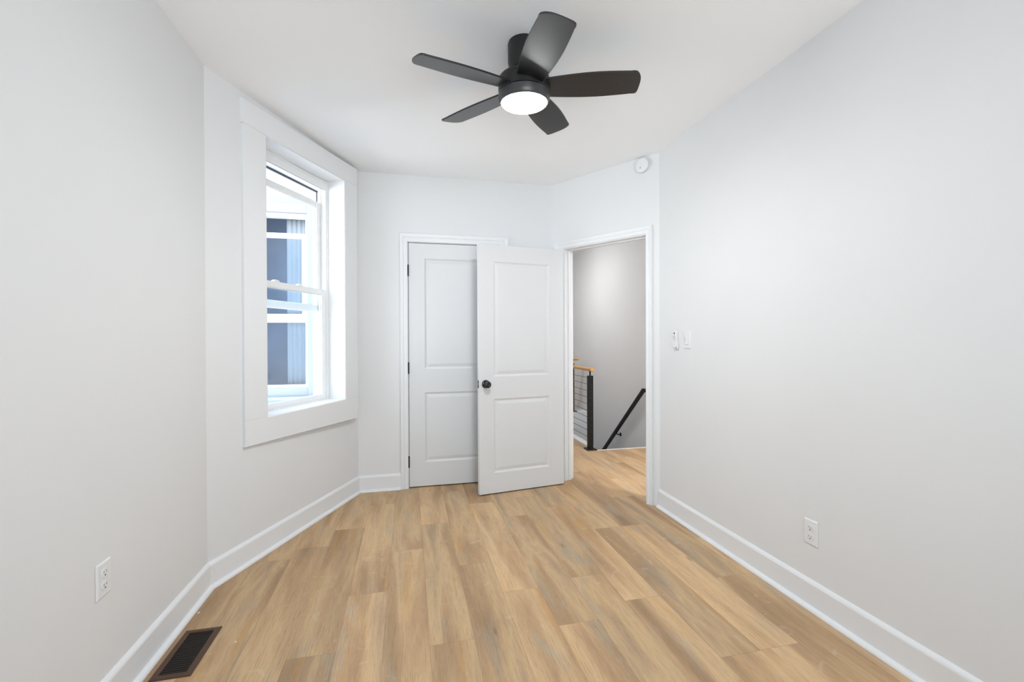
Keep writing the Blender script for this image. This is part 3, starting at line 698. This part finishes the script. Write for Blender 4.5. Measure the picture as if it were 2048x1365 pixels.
# ------------------------------------------------------------------ chips on the floor
for (x,y,s,a,lab) in ((-.935,2.318,.006,.4,'tiny pale chip on the floor between the register and the baseboard'),
                      (-.698,2.06,.005,1.2,'tiny pale chip on the floor to the right of the register'),
                      (-.847,2.357,.0025,2.2,'minute pale speck on the floor beyond the register')):
    bm=NB(); Mk=Matrix.Translation((x,y,0.0003))@Matrix.Rotation(a,4,'Z')
    prismz(bm,[(-s,-s*.5),(s*.3,-s*.7),(s,0),(s*.4,s*.6),(-s*.5,s*.5)],0,.0018,Mk); tag(link('paint_chip',bm,CHIP),lab,'debris',group='chips on the floor')

# ------------------------------------------------------------------ cable railings in the hall
def post(parent,x,y,ztop=.825,base=.058,hw=.0275,zb=0):
    bm=NB(); box(bm,x-hw,x+hw,y-hw,y+hw,zb+.010,ztop); p=link('post',bm,BLACK,parent,bevel=.003)
    bm=NB(); box(bm,x-base,x+base,y-base,y+base,zb+.0005,zb+.013); link('base_plate',bm,BLACK,p,bevel=.003)
    bm=NB(); lathe(bm,[(.009,ztop-.002),(.009,ztop+.045),(.018,ztop+.047),(.018,ztop+.05)],Matrix.Translation((x,y,0)),20); link('rail_support',bm,BLACK,p,smooth=True)
    return p
def oval_rail(bm,p,q,w=.03,h=.021,n=28,tilt=0):
    p=Vector(p);q=Vector(q);t=(q-p).normalized();u=Vector((t.y,-t.x,0)).normalized();r=[]
    for c,sc in ((p+t*-.006,.75),(p,1),(q,1),(q+t*.006,.75)):
        r.append([bm.verts.new(c+u*(w*sc*math.cos(2*math.pi*k/n))+Vector((0,0,h*sc*math.sin(2*math.pi*k/n)))) for k in range(n)])
    for a,b in zip(r,r[1:]):
        for i in range(n): bm.faces.new([a[i],a[(i+1)%n],b[(i+1)%n],b[i]])
    bm.faces.new(r[0][::-1]); bm.faces.new(r[-1])
ZR=.895; CZS=[.798-.0745*i for i in range(10)]
ra=empty('stair_railing',(1.972,4.735,0)); tag(ra,'black cable railing with oak handrail, nearest to the doorway at the stair edge','railing',group='cable railings around the stairwell')
pa=post(ra,1.972,4.735); pb=post(ra,1.972,6.98)
FIT=mat('dark fitting',(.03,.03,.03),.3,.5)
for z in CZS:
    bm=NB(); lathe(bm,[(.007,.0268),(.007,.029),(.004,.0305)],Matrix.Translation((1.972,4.735,z))@Matrix.Rotation(math.radians(90),4,'X'),14); link('cable_fitting',bm,FIT,pa)
bm=NB(); oval_rail(bm,(1.972,4.665,ZR),(1.972,7.05,ZR)); link('handrail',bm,OAK,ra,smooth=True)['label']='light oak handrail'
for z in CZS:
    bm=NB(); tube(bm,[(1.972,4.74,z),(1.972,6.98,z)],.0024,8); link('cable',bm,BLACK,ra)
rb=empty('stair_railing',(2.655,7.12,.028)); tag(rb,'black cable railing with oak handrail at the far side of the stairwell','railing',group='cable railings around the stairwell')
post(rb,2.648,7.12,base=.062,zb=.028); 
bm=NB(); oval_rail(bm,(2.10,7.12,ZR),(2.745,7.12,ZR)); link('handrail',bm,OAK,rb,smooth=True)['label']='light oak handrail'
for z in CZS:
    bm=NB(); tube(bm,[(1.975,7.12,z),(2.64,7.12,z)],.0024,8); link('cable',bm,BLACK,rb)

# wall handrail going down the stairs
hr=empty('stair_handrail',(HX1,5.1,.6)); tag(hr,'black metal handrail sloping down the stairwell wall','handrail')
hx=HX1-.06; p1=Vector((hx,5.085,.600)); sl_=Vector((0,1.10,-.95)).normalized(); p2=p1+sl_*2.9
bm=NB(); hw=.021
def bar(bm,p,q,hw,hh):
    t=(q-p).normalized(); u=Vector((1,0,0)); v=t.cross(u).normalized(); r=[]
    for c in (p,q): r.append([bm.verts.new(c+u*a*hw+v*b*hh) for a,b in ((-1,-1),(1,-1),(1,1),(-1,1))])
    for i in range(4): bm.faces.new([r[0][i],r[0][(i+1)%4],r[1][(i+1)%4],r[1][i]])
    bm.faces.new(r[0][::-1]); bm.faces.new(r[1])
bar(bm,p1,p2,hw,.017); bar(bm,p1+Vector((0,-.10,0)),p1+Vector((0,.012,0)),hw,.020); link('rail_bar',bm,BLACK,hr,bevel=.003)
for dd_ in (.98,2.3):
    q=p1+sl_*dd_
    bm=NB(); tube(bm,[(q.x,q.y,q.z-.015),(q.x,q.y,q.z-.05),(q.x+.02,q.y,q.z-.062),(HX1-.004,q.y,q.z-.062)],.007,12); 
    lathe(bm,[(.026,0),(.026,.004),(.02,.007)],Matrix.Translation((HX1-.0005,q.y,q.z-.062))@Matrix.Rotation(math.radians(-90),4,'Y'),28)
    link('wall_bracket',bm,BLACK,hr,smooth=True)
# hall ceiling lamps out of view; the landing one is added to even the light
for (lx,ly,lab) in ((1.75,6.4,'round flush ceiling lamp in the hallway over the stairwell'),(2.42,2.2,'unseen round flush ceiling lamp added over the hallway landing to even the light')):
    hl=empty('hall_lamp',(lx,ly,HZ)); tag(hl,lab,'ceiling lamp',group='hallway ceiling lamps'); ML=Matrix.Translation((lx,ly,0))
    bm=NB(); lathe(bm,[(.17,HZ-.001),(.17,HZ-.03),(.155,HZ-.034)],ML,48); link('lamp_base',bm,TRIM,hl,smooth=True)
    bm=NB(); lathe(bm,[(.155,HZ-.034),(.15,HZ-.05),(.11,HZ-.066),(.05,HZ-.073),(0,HZ-.074)],ML,48,cap0=False,cap1=False); link('lamp_cover',bm,DIFFH if ly>5 else DIFFL,hl,smooth=True)
